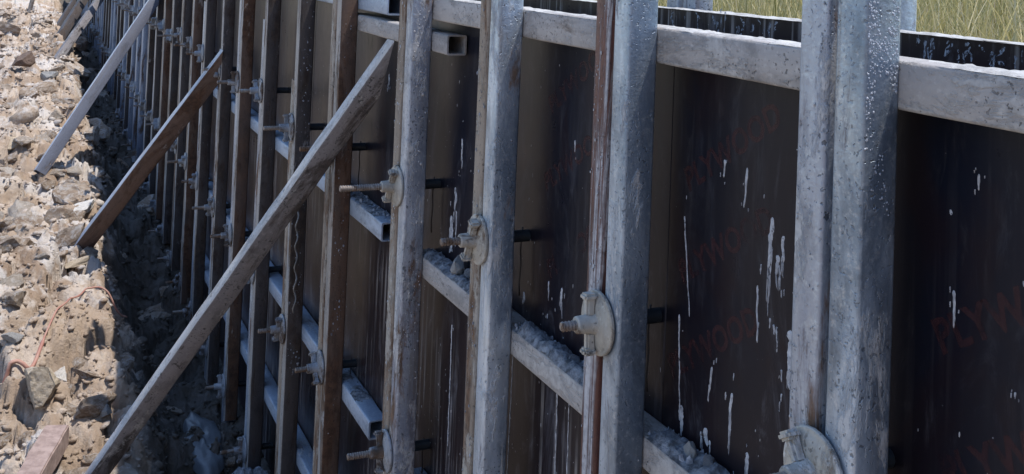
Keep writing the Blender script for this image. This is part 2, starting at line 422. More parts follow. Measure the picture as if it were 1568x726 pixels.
# ================================================================== GROUND
def bank_top(y):
    return np.interp(y, [-6, 0, 3.2, 4.4, 5.2, 6.0, 8.8, 16.7, 40], [.18, .2, .28, .36, .58, .68, .84, 1.08, 1.25])
def trench_z(y):
    return np.interp(y, [-6, 3, 4.6, 6.5, 8, 16, 24, 27, 40], [.08, .1, .13, .20, .34, .62, .85, 1.1, 1.2])
def ground_h(x, y):
    cx_ = .385 + .06 * fbm(y * 1.1, y * 0 + 3.3, 3, 5) + .05 * fbm(y * 5, y * 0 + 1.3, 3, 9)
    bt = bank_top(y) + .05 * np.maximum(cx_ - x, 0) ** 1.1
    tz = trench_z(y)
    w = .24 + .14 * vnoise(y * 1.7, y * 0, 21)
    s = np.clip((x - cx_) / w, 0, 1); s = s ** .8; s = s * s * (3 - 2 * s) * .6 + s * .4
    base = bt * (1 - s) + tz * s
    wx = x + .05 * fbm(x * 5, y * 5, 3, 31); wy = y + .05 * fbm(x * 5 + 9, y * 5, 3, 37)
    rg = np.clip(vnoise(x * 1.7, y * 1.4, 61) * 1.6 - .15, .40, 1.15)
    rg2 = np.clip(vnoise(x * 4.1, y * 3.3, 67) * 1.5 - .05, .45, 1.15)
    rel = .34 * stones(wx, wy * .9, .46, 3, .8) + .48 * rg * stones(wx, wy, .19, 13, .8) + .46 * rg2 * stones(wx, wy, .085, 23, .9) + .46 * rg2 * stones(wx, wy, .04, 43, .9) + .40 * stones(wx, wy, .02, 53, .9)
    lump = .07 * fbm(x * 1.6, y * 1.3, 4, 71) + .022 * fbm(x * 7, y * 7, 4, 77) + .006 * fbm(x * 40, y * 40, 3, 79)
    return base + rel + lump
def ground_at(x, y):
    return float(ground_h(np.array([float(x)]), np.array([float(y)]))[0])

xs = np.concatenate([-14 * np.linspace(1, 0, 60)[:-1] ** 2.2 - .9, np.linspace(-.9, .92, 190), np.linspace(.94, 1.6, 12)])
ys = [-6.0]
while ys[-1] < 45:
    y_ = ys[-1]; ys.append(y_ + (.25 if y_ < 3 else max(.0075, .0048 * (y_ - 1.5))))
ys = np.array(ys)
gx, gy = np.meshgrid(xs, ys)
gz = ground_h(gx, gy)
edge = np.clip((gx + 14.9) / 3, 0, 1) * np.clip((45 - gy) / 6, 0, 1) * np.clip((gy + 6) / 2, 0, 1)
gz = gz * edge - .12 * (1 - edge)
V = np.stack([gx, gy, gz], -1).reshape(-1, 3)
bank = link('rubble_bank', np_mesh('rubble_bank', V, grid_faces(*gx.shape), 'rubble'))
tag(bank, 'sunlit rubble bank sloping into the shaded trench beside the formwork', kind='structure')

gm = mesh_from('ground', [(-700, -700, -.06), (700, -700, -.06), (700, 700, -.06), (-700, 700, -.06)], [(0, 1, 2, 3)], 'soil')
ground = link('ground', gm); tag(ground, 'bare ground reaching to the horizon', kind='structure')

# unseen heap added behind the camera, blocks sky to darken camera-facing steel
hx, hy = np.meshgrid(np.linspace(-16, 14, 70), np.linspace(-22, -2.6, 50))
hz = 5.6 * np.clip((-2.8 - hy) / 5.0, 0, 1) ** .8 * np.clip((hy + 22) / 5, 0, 1) * np.clip((hx + 16) / 5, 0, 1) * np.clip((14 - hx) / 5, 0, 1)
hz = hz * (1 + .25 * fbm(hx * .4, hy * .4, 4, 15)) + .12 * stones(hx, hy, .9, 17, .8) * np.clip(hz, 0, 1) - .1
heap = link('sky_block_heap', np_mesh('sky_block_heap', np.stack([hx, hy, hz], -1).reshape(-1, 3), grid_faces(*hx.shape), 'rubble'))
tag(heap, 'unseen heap added behind the camera to block sky light', kind='structure')

# field behind the far form, rising away
fx = np.linspace(1.62, 30, 90); fy = np.linspace(-8, 40, 120)
FX, FY = np.meshgrid(fx, fy)
def field_h(x, y): return 1.25 + 1.0 * np.clip((x - 1.6) / 9.0, 0, 1) ** 1.2 + .10 * fbm(x * .9, y * .9, 3, 91)
def field_z(x, y):
    e = np.clip((30 - x) / 5, 0, 1) * np.clip((y + 8) / 3, 0, 1) * np.clip((40 - y) / 4, 0, 1)
    return field_h(x, y) * e - .1 * (1 - e)
FZ = field_z(FX, FY)
field = link('grass_field', np_mesh('grass_field', np.stack([FX, FY, FZ], -1).reshape(-1, 3), grid_faces(*FX.shape), 'soil', True))
tag(field, 'rising field behind the formwork', kind='structure')

# ================================================================== FORMWORK
FRONT = .865          # front face of the uprights
TW, TD = .050, .055   # upright tube: width along the wall, depth
GAP = .017
RAILF = .920          # front face of the walers
RD = .055             # waler depth
PLYF = RAILF + RD     # plywood face

# plywood panels -----------------------------------------------------
def panel_mesh(y0, y1, z0, z1, th=.018):
    bm = bmesh.new(); bmesh.ops.create_cube(bm, size=1)
    bmesh.ops.scale(bm, vec=(th, y1 - y0, z1 - z0), verts=bm.verts)
    bmesh.ops.bevel(bm, geom=bm.edges[:], offset=.0012, segments=1, affect='EDGES')
    bmesh.ops.translate(bm, vec=(0, 0, z0 + (z1 - z0) / 2), verts=bm.verts)
    me = from_bm('plywood_panel', bm, 'ply')
    me.materials.append(M['ply_edge'])
    for p_ in me.polygons:
        if p_.normal.z > .9: p_.material_index = 1
    return me
PANELS = []
y0 = 1.475 - 1.22 * 2
k = 0
while y0 < 24:
    y1 = y0 + 1.22
    zt = 2.196 + random.uniform(-.004, .004); zb = .16 if y0 < 6 else float(trench_z(y0)) - .05
    o = link('plywood_panel', panel_mesh(y0 + .0006, y1 - .0006, 0, zt - zb), None, (PLYF + .009 + random.uniform(0, .002), (y0 + y1) / 2, zb))
    o['_r'] = (y0, y1, zb); PANELS.append(o)
    y0 = y1; k += 1
names = {1: 'dark film-faced plywood panel at the right edge behind the nearest uprights',
         2: 'dark plywood panel with white cement drips between the nearest and second upright pairs',
         }
PANELS[0]['label'] = 'dark plywood panel beside the camera, right of the lettered panel'
PANELS[1]['label'] = 'near-black glossy plywood panel with faint red lettering at the right edge'
PANELS[2]['label'] = 'dark plywood panel behind the second and third upright pairs from the right'
for i, o in enumerate(PANELS):
    if i > 2:
        if i < 9: o['label'] = 'brown-black plywood panel of the formwork, %s from the right edge' % ORD[i - 1]
        else: tag(o, 'distant plywood panel seen edge-on between the crowded far uprights', None, 'far plywood panels')
    o['category'] = 'plywood panel'; del o['_r']

# far form (the other side of the wall) --------------------------------
FARF = 1.282
fp = []
y0 = -.2
for i in range(6):
    y1 = y0 + 1.22
    o = link('plywood_panel', panel_mesh(y0 + .0006, y1 - .0006, 0, 1.0), None, (FARF + .009, (y0 + y1) / 2, 1.206 + .004 * (i % 2)))
    tag(o, 'black inner plywood face of the far form, %s panel from the right edge' % ORD[i], 'plywood panel', 'far form panels'); y0 = y1
    fp.append(o)
    # white cement crust along its top edge
conc = link('concrete_wall', panel_mesh(-1, 24, 0, 1.75, FARF - PLYF - .026), None, ((FARF + PLYF + .018) / 2, 0, .15))
conc.data.materials.clear(); conc.data.materials.append(M['concrete'])
tag(conc, 'fresh grey concrete wall between the two forms', 'concrete wall')

FARDRIP = []
# crust builder: lumpy strip on a surface, local X = width, Y = length
def crust_mesh(name, w, L, h, seed, mat, cover=.5, res=.008):
    nx = max(4, int(w / res)); ny = int(L / res)
    a, b = np.meshgrid(np.linspace(0, w, nx), np.linspace(0, L, ny))
    hh = h * (.5 + 1.1 * fbm(a * 14 + seed, b * 14, 4, seed) + cover - .5) + .35 * stones(a, b, .022, seed + 5, .9) * (h / .012)
    hh = np.clip(hh, -.0015, None)
    e = np.minimum(np.minimum(a, w - a) / (.22 * w), 1); e2 = np.minimum(np.minimum(b, L - b) / .03, 1)
    jag = np.clip(e + .6 * fbm(b * 22, a * 8, 3, seed + 3), 0, 1)
    hh = hh * jag * np.clip(e2, 0, 1) - .0012
    return np_mesh(name, np.stack([a, b, hh], -1).reshape(-1, 3), grid_faces(*a.shape), mat)

for i, o in enumerate(fp[:3]):
    c = link('mortar_crust', crust_mesh('mortar_crust', .05, 1.2, .003, 40 + i, 'mortar', .7, .006), o, (-.014, -.6, 1.0005))

for (y_, w_, h_, sd_) in ((1.19, .03, .03, 1), (1.155, .02, .035, 2), (1.125, .026, .03, 3), (1.09, .018, .034, 4), (1.22, .014, .02, 5), (1.06, .012, .03, 6), (1.245, .01, .02, 12),
                          (1.66, .05, .022, 7), (1.70, .03, .035, 8), (1.60, .04, .03, 9), (1.86, .05, .02, 10), (1.80, .02, .03, 11)):
    p_ = fp[0] if y_ < 1.02 else fp[1]
    FARDRIP.append((p_, y_ - p_.location.y, w_, h_, sd_))
# walers ----------------------------------------------------------------
def waler(y0, y1, zc, mat, label, hgt=.055, dep=RD, x0=RAILF, seed=1, group=None):
    me = tube_mesh('waler_tube', hgt, dep, y1 - y0, mat, .004, .005, None, .0008, seed)
    # tube axis Z -> world Y ; section w(Y)-> world Z
    o = link('waler_tube', me, None, (x0 + dep / 2, y0, zc), (-math.pi / 2, 0, 0))
    tag(o, label, 'steel tube', group)
    return o
wA = waler(-.6, 2.60, 2.173, 'rail', 'pale cement-dusted top waler tube running to the right edge', .058)
wB = waler(-.6, 2.56, 1.522, 'rail', 'middle waler tube with damp mortar debris, right of the fourth upright pair', .053, seed=2)
wC = waler(-.6, 2.58, .953, 'rail_blue', 'lower waler tube at the bottom edge, right of the fourth upright pair', .053, seed=3)
wD = waler(-.6, 2.58, .512, 'rail_blue', 'bottom waler tube below the right-hand panels', .053, seed=4)
splice = waler(2.385, 3.30, 2.090, 'rail', 'short pale splice tube with open square end under the top waler', .050, .051, seed=5)
lA = waler(2.87, 8.9, 2.160, 'rail_blue', 'top waler tube with open end left of the fourth upright pair', .055, seed=6)
lB = waler(2.84, 8.9, 1.522, 'rail_blue', 'second waler tube with open square end left of the fourth upright pair', .053, seed=7)
lC = waler(2.88, 8.9, .953, 'rail_blue', 'third waler tube with open square end above the lower tie nut', .053, seed=8)
lD = waler(2.90, 8.9, .512, 'rail_blue', 'lowest waler tube behind the sixth and seventh upright pairs', .053, seed=9)
for j, (ya, yb) in enumerate(((8.96, 14.9), (14.96, 21.0), (21.06, 25.0))):
    for q, z in enumerate((2.165, 1.522, .953)):
        waler(ya, yb, z, 'galv_blue', '%s waler tube behind the crowded uprights, %s length along the row' % (('top', 'middle', 'low')[q], ('middle', 'far', 'farthest')[j]), .053, seed=20 + j * 4 + q)
# far-form walers
waler(-.2, 5.0, 2.165, 'rail', 'top waler tube of the far form along the grass', .055, .05, FARF + .019, 31)

def crust_on(w, y0, L, zc, hgt, h, seed, mat, cover, off=.002, wd=RD - .002):
    """lumpy mortar lying on a waler; child of the waler"""
    me = crust_mesh('mortar_crust', wd, L, h, seed, mat, cover, .007)
    o = link('mortar_crust', me); o.parent = w
    o.matrix_parent_inverse = (Matrix.Translation(w.location) @ w.rotation_euler.to_matrix().to_4x4()).inverted()
    o.location = (RAILF + .001 + off * 0, y0, zc + hgt / 2 - .0003)
    return o
crust_on(wA, .50, 2.02, 2.173, .058, .0042, 3, 'mortar', .55)
crust_on(wB, .6, .36, 1.522, .053, .009, 5, 'mortar_damp', .9)
crust_on(wB, 1.05, .40, 1.522, .053, .014, 6, 'mortar_damp', 1.0)
crust_on(wB, 1.58, .38, 1.522, .053, .014, 7, 'mortar_damp', 1.0)
crust_on(wB, 2.06, .46, 1.522, .053, .012, 8, 'mortar_damp', .9)
crust_on(lB, 2.90, .40, 1.522, .053, .005, 9, 'mortar_damp', .6)
crust_on(lC, 3.0, .5, .953, .053, .005, 10, 'mortar_damp', .6)
# chunks of mortar on the middle waler and at the foot of the boards
for (yy, zz, s, sd_) in ((1.36, 1.56, .022, 1), (1.31, 1.565, .016, 2), (1.74, 1.562, .016, 3), (2.33, 1.575, .03, 4), (2.28, 1.57, .02, 5), (1.26, 1.562, .012, 6), (1.80, 1.56, .011, 7)):
    w_ = wB
    o = link('mortar_chunk', rock_mesh('mortar_chunk', 300 + sd_, 2, 'mortar' if sd_ in (1, 4) else 'mortar_damp'), None)
    o.parent = w_; o.matrix_parent_inverse = (Matrix.Translation(w_.location) @ w_.rotation_euler.to_matrix().to_4x4()).inverted()
    o.location = (RAILF + .033, yy, zz - .004); o.scale = (s * .8, s, s * .8); o.rotation_euler = (sd_, sd_ * 2.1, sd_ * .7)
def crumbs(w_, y0, L, ztop, n, seed):
    r_ = random.Random(seed); Vv = []; Ff = []
    for k_ in range(n):
        s_ = .0015 + .0045 * r_.random() ** 3; c0 = Vector((RAILF + .004 + .047 * r_.random() ** .7, y0 + r_.random() * L, ztop + s_ * .5 + .004 * r_.random() ** 2)); b0 = len(Vv)
        for d0 in ((1, 0, -.6), (-1, 0, -.5), (0, 1, -.6), (0, -1, -.6), (.2, .1, 1), (.6, .6, .3), (-.5, .4, .5)):
            Vv.append(c0 + Vector(d0) * s_ * r_.uniform(.6, 1.4))
        for t_ in ((0, 5, 4), (5, 2, 4), (2, 6, 4), (6, 1, 4), (1, 3, 4), (3, 0, 4), (0, 2, 5), (2, 1, 6)): Ff.append([b0 + q_ for q_ in t_])
    o = link('mortar_crumbs', mesh_from('mortar_crumbs', Vv, Ff, 'mortar_crumb')); o['kind'] = 'stuff'; o.parent = w_
    o.matrix_parent_inverse = (Matrix.Translation(w_.location) @ w_.rotation_euler.to_matrix().to_4x4()).inverted()
crumbs(wB, .95, .5, 1.5485, 330, 1); crumbs(wB, 1.55, .42, 1.5485, 300, 2); crumbs(wB, 2.05, .48, 1.5485, 260, 3); crumbs(lB, 2.9, .3, 1.5485, 60, 4)
# white block of mortar under the tie of the third pair
o = link('mortar_chunk', rock_mesh('mortar_chunk', 411, 3, 'splash'), None)
o.parent = wB; o.matrix_parent_inverse = (Matrix.Translation(wB.location) @ wB.rotation_euler.to_matrix().to_4x4()).inverted()
o.location = (RAILF + .03, 2.17, 1.605); o.scale = (.03, .045, .055)

# uprights ----------------------------------------------------------------
EDGE = [.92, 1.44, 1.95, 2.49, 3.16, 3.70, 4.28, 4.82, 5.34, 5.93, 6.41, 6.89, 7.40, 7.90, 8.42]
yy = EDGE[-1]
while yy < 24.3:
    yy += random.uniform(.47, .56); EDGE.append(yy)
STY = [('galv', 'galv_worn'), ('galv', 'red_paint'), ('galv', 'rust_tan'), ('galv_worn', 'rust_tan'), ('rust', 'rust_tan'), ('rust_dark', 'rust_tan'),
       ('rust_dark', 'galv_worn'), ('rust', 'galv_worn'), ('rust_dark', 'galv_worn'), ('rust_dark', 'galv_worn'), ('rust', 'rust_tan')]
DESC = {'galv': 'clean galvanised', 'galv_worn': 'cement-speckled galvanised', 'red_paint': 'red-brown painted, white-streaked', 'rust_tan': 'tan cement-smeared rusty',
        'rust': 'rusty brown', 'rust_dark': 'dark brown rusty', 'galv_blue': 'blue-grey'}
LEFT_TOP = {5: 1.84, 6: 2.02, 8: 1.80, 9: 2.01}
TOPS = {0: (2.43, 2.40), 1: (2.46, 2.38), 2: (2.40, 2.36), 3: (2.45, 2.41), 4: (2.38, 2.42)}
TUBES = {}
for i, e in enumerate(EDGE):
    far = i >= 17
    if i < len(STY): sty = STY[i]
    elif e < 10: sty = (random.choice(['rust_dark', 'rust', 'rust_dark', 'galv_blue']), random.choice(['galv_worn', 'rust_tan', 'galv_worn', 'galv_blue']))
    else: sty = (random.choice(['galv_blue', 'galv_blue', 'rust_dark']), 'galv_blue')
    for side in (0, 1):
        yc = e + TW / 2 + side * (TW + GAP)
        zb = max(float(trench_z(e)) + random.uniform(-.02, .06), .10)
        if i < 4: zb = .2
        zt = TOPS[i][side] if i in TOPS else random.uniform(2.33, 2.46)
        if side == 1 and i in LEFT_TOP: zt = LEFT_TOP[i]
        dpt = TD + (0 if side == 0 else random.uniform(-.004, .0))
        me = tube_mesh('upright_tube', TW, dpt, zt - zb, sty[side], .0035, .0055, max(2, int((zt - zb) / .25)), .001 if i > 1 else .0004, 50 + i * 2 + side)
        tilt = random.uniform(-.0025, .0025) if i > 3 else 0
        o = link('upright_tube', me, None, (FRONT + TD - dpt / 2 - .0015, yc, zb), (tilt, random.uniform(0, .0015), 0))
        if sty[side] in ('rust', 'rust_dark'):      # outer face paler, open-sky light painted into its colour
            me.materials.append(M['rust_pale'])
            for p_ in me.polygons:
                if p_.normal.x < -.6 and p_.center.x < -.02: p_.material_index = 1
        TUBES[(i, side)] = (o, zb)
        sn = 'right' if side == 0 else 'left'
        if not far:
            tag(o, '%s square steel tube, %s one of the %s upright pair from the right' % (DESC[sty[side]], sn, ORD[i] if i else 'first'), 'steel tube', 'upright tubes')
        else:
            tag(o, 'distant square steel upright in the crowded far end of the row', 'steel tube', 'far upright tubes')
# uprights of the far form, seen above its top edge
for i, (yc, zt) in enumerate(((1.393, 2.42), (1.463, 2.40), (1.995, 2.40), (2.065, 2.245), (2.62, 2.4), (2.69, 2.4))):
    o = link('upright_tube', tube_mesh('upright_tube', .05, .05, zt - 1.0, 'galv' if i < 2 else 'galv_worn', seed=90 + i), None, (FARF + .019 + .05 + .0265, yc + .0, 1.0))
    tag(o, ('grey steel upright of the far form against the grass, %s from the right') % ORD[i].replace('nearest', 'first'), 'steel tube', 'far form uprights')

# cement splashes on the uprights and boards -----------------------------------
def splash_mesh(seed, w, h, th=.0025, mat='drip'):
    """thin cement splash: a ragged blob that runs down in one to three tails; local Y width, Z height, bulges to -X"""
    r = random.Random(seed); V = []; Fc = []
    def strip(yc, top, wd, ln, taper, slant):
        n = max(8, int(ln / .005)); m_ = 5; b0 = len(V); ph = r.uniform(0, 9); wd0 = wd
        for i in range(n + 1):
            t = i / n
            prof = min(1, (t * ln + .0015) / (wd * .6)) ** .5 * (1 - taper * t) * min(1, (1 - t) * ln / (wd * .4) + .05) ** .5
            prof *= .55 + .9 * abs(mnoise.noise(Vector((t * ln * 95 + ph, ph, 0)))) + .25 * r.random()
            cy_ = yc + slant * t * ln + .35 * wd * mnoise.noise(Vector((t * ln * 40 + ph, 3, ph)))
            for j in range(m_):
                u = (j / (m_ - 1) - .5) * 2
                V.append((-th * (1 - u * u) * (.6 + .6 * r.random()) * (1 if 0 < i < n else 0) + .0008, cy_ + u * wd * .5 * prof, top - t * ln))
        for i in range(n):
            for j in range(m_ - 1):
                a_ = b0 + i * m_ + j; Fc.append((a_, a_ + 1, a_ + m_ + 1, a_ + m_))
    strip(0, 0, w, h * r.uniform(.45, 1.0) if w > .009 else h, .5, r.uniform(-.1, .1))
    if w > .009:
        for k in range(r.randint(1, 3)): strip(r.uniform(-.45, .45) * w, -h * r.uniform(.1, .5), w * r.uniform(.2, .45), h * r.uniform(.4, .7), .7, r.uniform(-.08, .08))
    for k in range(r.randint(0, 4)): strip(r.uniform(-1.6, 1.6) * w, -h * r.uniform(-.3, 1.3), w * r.uniform(.12, .3) + .0008, w * r.uniform(.3, 1.2) + .001, .6, 0)
    return mesh_from('cement_drip', V, Fc, mat, False)

def lumps(key, face, n, zlo, zhi, seed, smax=.004, zpow=1.0, mat='splash', thr=.46):
    o, zb = TUBES[key]; r_ = random.Random(seed); Vv = []; Ff = []
    for k_ in range(n):
        s_ = .0007 + (smax - .0007) * r_.random() ** 3; u = r_.uniform(-.024, .022); z_ = zlo + (zhi - zlo) * r_.random() ** zpow - zb
        if vnoise(np.array([u * 45.0]), np.array([z_ * 16.0]), seed)[0] < thr: continue
        b0 = len(Vv); el = r_.uniform(.8, 1.7)
        for ring, (rr, hh_) in enumerate(((1.0, -.25), (.75, .35))):
            for q_ in range(7):
                a = q_ * 2 * math.pi / 7; k2 = rr * s_ * r_.uniform(.7, 1.3)
                p2, z2 = u + k2 * math.cos(a), z_ + k2 * el * math.sin(a)
                Vv.append((-TD / 2 - hh_ * s_ * .55 + .0002, p2, z2) if face == 'front' else (p2, -TW / 2 - hh_ * s_ * .55 + .0002, z2))
        Vv.append((-TD / 2 - s_ * .33, u, z_) if face == 'front' else (u, -TW / 2 - s_ * .33, z_))
        fl = face == 'front'
        for q_ in range(7):
            a, b = b0 + q_, b0 + (q_ + 1) % 7
            f1 = (a, b, b + 7, a + 7); f2 = (a + 7, b + 7, b0 + 14)
            Ff.append(tuple(reversed(f1)) if fl else f1); Ff.append(tuple(reversed(f2)) if fl else f2)
    p2 = link('cement_splash', mesh_from('cement_splash', Vv, Ff, mat, True), o); p2['kind'] = 'stuff'
lumps((0, 0), 'side', 1100, 2.02, 2.36, 1, .0019, .55, 'wet_cement', .54); lumps((0, 0), 'front', 90, 1.6, 2.3, 2, .0018); lumps((0, 1), 'front', 130, 1.6, 2.3, 3, .0018)
lumps((1, 0), 'side', 160, 1.4, 2.3, 4, .002); lumps((1, 1), 'front', 160, 1.4, 2.3, 5, .0026); lumps((2, 0), 'side', 140, 1.2, 2.3, 6, .0022, 1, 'mortar_crumb')
lumps((3, 0), 'side', 420, .9, 2.3, 7, .0032); lumps((3, 0), 'side', 260, .9, 2.3, 9, .0032, 1, 'mortar_crumb'); lumps((3, 1), 'front', 260, .9, 2.3, 8, .0036)
lumps((2, 1), 'front', 220, 1.0, 2.3, 10, .0032, 1, 'mortar_crumb'); lumps((4, 0), 'side', 260, .8, 2.3, 11, .0034, 1, 'mortar_crumb'); lumps((5, 0), 'side', 260, .8, 2.3, 12, .0034, 1, 'mortar_crumb')
for p_, yl, w_, h_, sd_ in FARDRIP:
    link('cement_drip', splash_mesh(700 + sd_, w_ * 2.2, h_ * 1.3, .0008, 'smear'), p_, (-.0092, yl, .998))['kind'] = 'stuff'
# (pixel-measured places on the boards: y along wall, z top, width, height)
DRIPS = [
    (.893, 2.033, .007, .007), (.855, 2.082, .006, .020), (.886, 1.944, .007, .046), (.80, 1.86, .005, .006), (.76, 1.93, .005, .006),
    (1.272, 2.009, .008, .064), (1.327, 2.010, .008, .030), (1.210, 1.950, .014, .130), (1.196, 1.90, .012, .06), (1.185, 1.930, .012, .064), (1.162, 1.805, .034, .046), (1.166, 1.775, .014, .06),
    (1.239, 1.845, .007, .085), (1.431, 1.90, .005, .16), (1.436, 1.74, .006, .17), (1.343, 1.690, .007, .06), (1.292, 1.670, .010, .10), (1.354, 1.592, .024, .05), (1.25, 1.60, .010, .05), (1.42, 1.60, .020, .05),
    (1.815, 1.956, .008, .026), (1.905, 1.656, .010, .055), (1.847, 1.660, .010, .055), (2.433, 1.735, .026, .135), (2.455, 1.66, .034, .10), (2.40, 1.86, .012, .08),
    (2.02, 1.60, .02, .04), (3.0, 1.95, .014, .05), (2.06, 1.46, .005, .40), (1.85, 1.46, .006, .42), (1.80, 1.46, .004, .36), (1.74, 1.46, .005, .3), (1.69, 1.46, .004, .4), (2.12, 1.46, .005, .5), (2.2, 1.3, .016, .2), (2.28, 1.30, .026, .26), (2.42, 1.4, .008, .3)]
def panel_at(y):
    for p_ in PANELS:
        if abs(p_.location.y - y) <= .61: return p_
for i, (y_, z_, w_, h_) in enumerate(DRIPS):
    p_ = panel_at(y_)
    link('cement_drip', splash_mesh(100 + i, w_, h_, .002), p_, (-.0092, y_ - p_.location.y, z_ - p_.location.z), (random.uniform(-.07, .04), 0, 0))['kind'] = 'stuff'
# fine specks, one part per near panel
def specks(panel, n, seed, zlo, zhi):
    r = np.random.default_rng(seed); Vs = []; Fs = []
    for k_ in range(n):
        y_ = r.uniform(-.6, .6); z_ = r.uniform(zlo, zhi) if r.random() < .5 else zlo + (zhi - zlo) * r.beta(1, 2.2)
        if vnoise(np.array([y_ * 6.0]), np.array([z_ * 4.0]), seed)[0] < .45: continue
        w_ = r.uniform(.0005, .0014); h_ = w_ * r.uniform(.8, 4) ; a = r.uniform(-.25, .25)
        b_ = len(Vs)
        for q in range(6):
            an = q * math.pi / 3
            py, pz = w_ * math.cos(an), h_ * math.sin(an)
            Vs.append((-.0091, y_ + py * math.cos(a) - pz * math.sin(a), z_ + py * math.sin(a) + pz * math.cos(a)))
        Vs.append((-.0091 - w_ * .6, y_, z_))
        for q in range(6): Fs.append((b_ + 6, b_ + (q + 1) % 6, b_ + q))
    o = link('cement_specks', mesh_from('cement_specks', Vs, Fs, 'splash'), panel); o['kind'] = 'stuff'
for i in range(1, 7): specks(PANELS[i], 420, 60 + i, .75, 2.0)

# lettering printed on the plywood film
def lettering(panel, y_, z_, size, ang, body='PLYWOOD'):
    cu = bpy.data.curves.new('lettering', 'FONT'); cu.body = body; cu.size = size; cu.space_character = 1.05; cu.resolution_u = 3; cu.offset = .0016
    t = bpy.data.objects.new('tmp_text', cu); col.objects.link(t)
    dg = bpy.context.evaluated_depsgraph_get(); me = bpy.data.meshes.new_from_object(t.evaluated_get(dg))
    bpy.data.objects.remove(t); me.name = 'lettering'; me.materials.clear(); me.materials.append(M['print'])
    o = link('printed_lettering', me, panel)
    rotm = Matrix(((0, 0, -1), (-1, 0, 0), (0, 1, 0)))
    o.rotation_euler = (rotm @ Matrix.Rotation(ang, 3, 'Z')).to_euler()
    o.location = (-.00918, y_ - panel.location.y, z_ - panel.location.z)
    return o
A_ = math.radians(33)
for (y_, z_) in ((.885, 1.715), (.90, 1.865), (.86, 1.57), (.70, 2.02), (.93, 1.44), (.55, 1.8)):
    lettering(panel_at(y_), y_, z_, .052, A_ + random.uniform(-.03, .03))
for (y_, z_) in ((1.43, 1.79), (1.42, 1.94), (1.45, 1.63), (1.41, 1.33)):
    lettering(panel_at(y_ - .02), y_, z_, .052, A_ + random.uniform(-.03, .03))
for (y_, z_) in ((1.93, 1.83), (1.90, 1.66), (1.92, 1.99)):
    lettering(panel_at(y_), y_, z_, .052, A_ + random.uniform(-.03, .03))

# ties ----------------------------------------------------------------------
prof = []
p0 = -.105; stp = .006; n_ = 18
for i in range(n_):
    prof += [(p0 + i * stp, .0066), (p0 + i * stp + .002, .0082), (p0 + i * stp + .004, .0082), (p0 + i * stp + .0055, .0066)]
prof += [(.10, .0070)]
ROD = lathe('rod', prof, 10, 'rod')
prof2 = [(.0, .050), (-.0015, .0515), (-.005, .0515), (-.0065, .050), (-.0065, .044), (-.009, .040), (-.012, .026), (-.012, .0)]
PLATE = [lathe('anchor_plate', prof2, 28, mm) for mm in ('nut', 'nut_blue')]
HUBP = [(-.010, .019), (-.016, .0165), (-.028, .0145), (-.042, .0138), (-.044, .012), (-.044, .009)]
def wing_mesh(mat):
    bm = bmesh.new()
    me = lathe('t', HUBP, 14, mat); bm.from_mesh(me); bpy.data.meshes.remove(me)
    for sgn in (-1, 1):
        for part in ((.016, .014, .034, -.018, sgn * .029), (.022, .022, .011, -.0205, sgn * .0435)):
            b2 = bmesh.new(); bmesh.ops.create_cube(b2, size=1)
            bmesh.ops.scale(b2, vec=part[:3], verts=b2.verts)
            bmesh.ops.bevel(b2, geom=b2.edges[:], offset=.0035, segments=2, affect='EDGES')
            bmesh.ops.translate(b2, vec=(part[3], 0, part[4]), verts=b2.verts)
            t = bpy.data.meshes.new('t'); b2.to_mesh(t); b2.free(); bm.from_mesh(t); bpy.data.meshes.remove(t)
    me = from_bm('wing_nut', bm, mat, True); me.set_sharp_from_angle(angle=math.radians(35)); return me
WING = [wing_mesh(mm) for mm in ('nut', 'nut_blue')]
SLEEVE = lathe('sleeve', [(.0, .0105), (.002, .0125), (.070, .0125), (.074, .016), (.112, .017)], 14, 'hose')
WIRE = sweep('wire', [(.072, 0, .018), (.071, .002, 0), (.070, .003, -.03), (.071, .001, -.06), (.069, .002, -.10), (.07, .0, -.125)], .0018, 'wire', 5)
# a joined copy for the far ties, too small to show parts
def joined(meshes):
    bm = bmesh.new(); mats = []
    for me in meshes:
        f0 = len(bm.faces); bm.from_mesh(me); bm.faces.ensure_lookup_table()
        if me.materials[0] not in mats: mats.append(me.materials[0])
        for f_ in bm.faces[f0:]: f_.material_index = mats.index(me.materials[0])
    out = bpy.data.meshes.new('form_tie'); bm.to_mesh(out); bm.free()
    for q in mats: out.materials.append(q)
    return out
FAR_TIE = joined([lathe('r', [(-.09, .007), (.10, .007)], 6, 'rod'), lathe('p', [(0, .05), (-.006, .05), (-.012, .03)], 10, 'nut_blue'), bevel_box('w', .03, .024, .1, 'nut_blue', .004, (-.022, 0, 0)), lathe('h', [(-.01, .02), (-.045, .015)], 8, 'nut_blue')])
ROWZ = [(1.72, 'upper'), (1.02, 'middle'), (.335, 'bottom')]
FIX = {(0, 0): 1.712, (1, 0): 1.717, (2, 0): 1.721, (3, 0): 1.718, (5, 0): 1.672, (7, 0): 1.70, (3, 1): 1.051, (4, 1): 1.015, (5, 1): .954, (6, 2): .275, (2, 1): 1.03, (0, 1): 1.04, (1, 1): 1.05}
ANG = {(0, 0): math.radians(-32), (1, 0): math.radians(-3), (2, 0): math.radians(25), (3, 0): math.radians(30), (3, 1): math.radians(-12)}
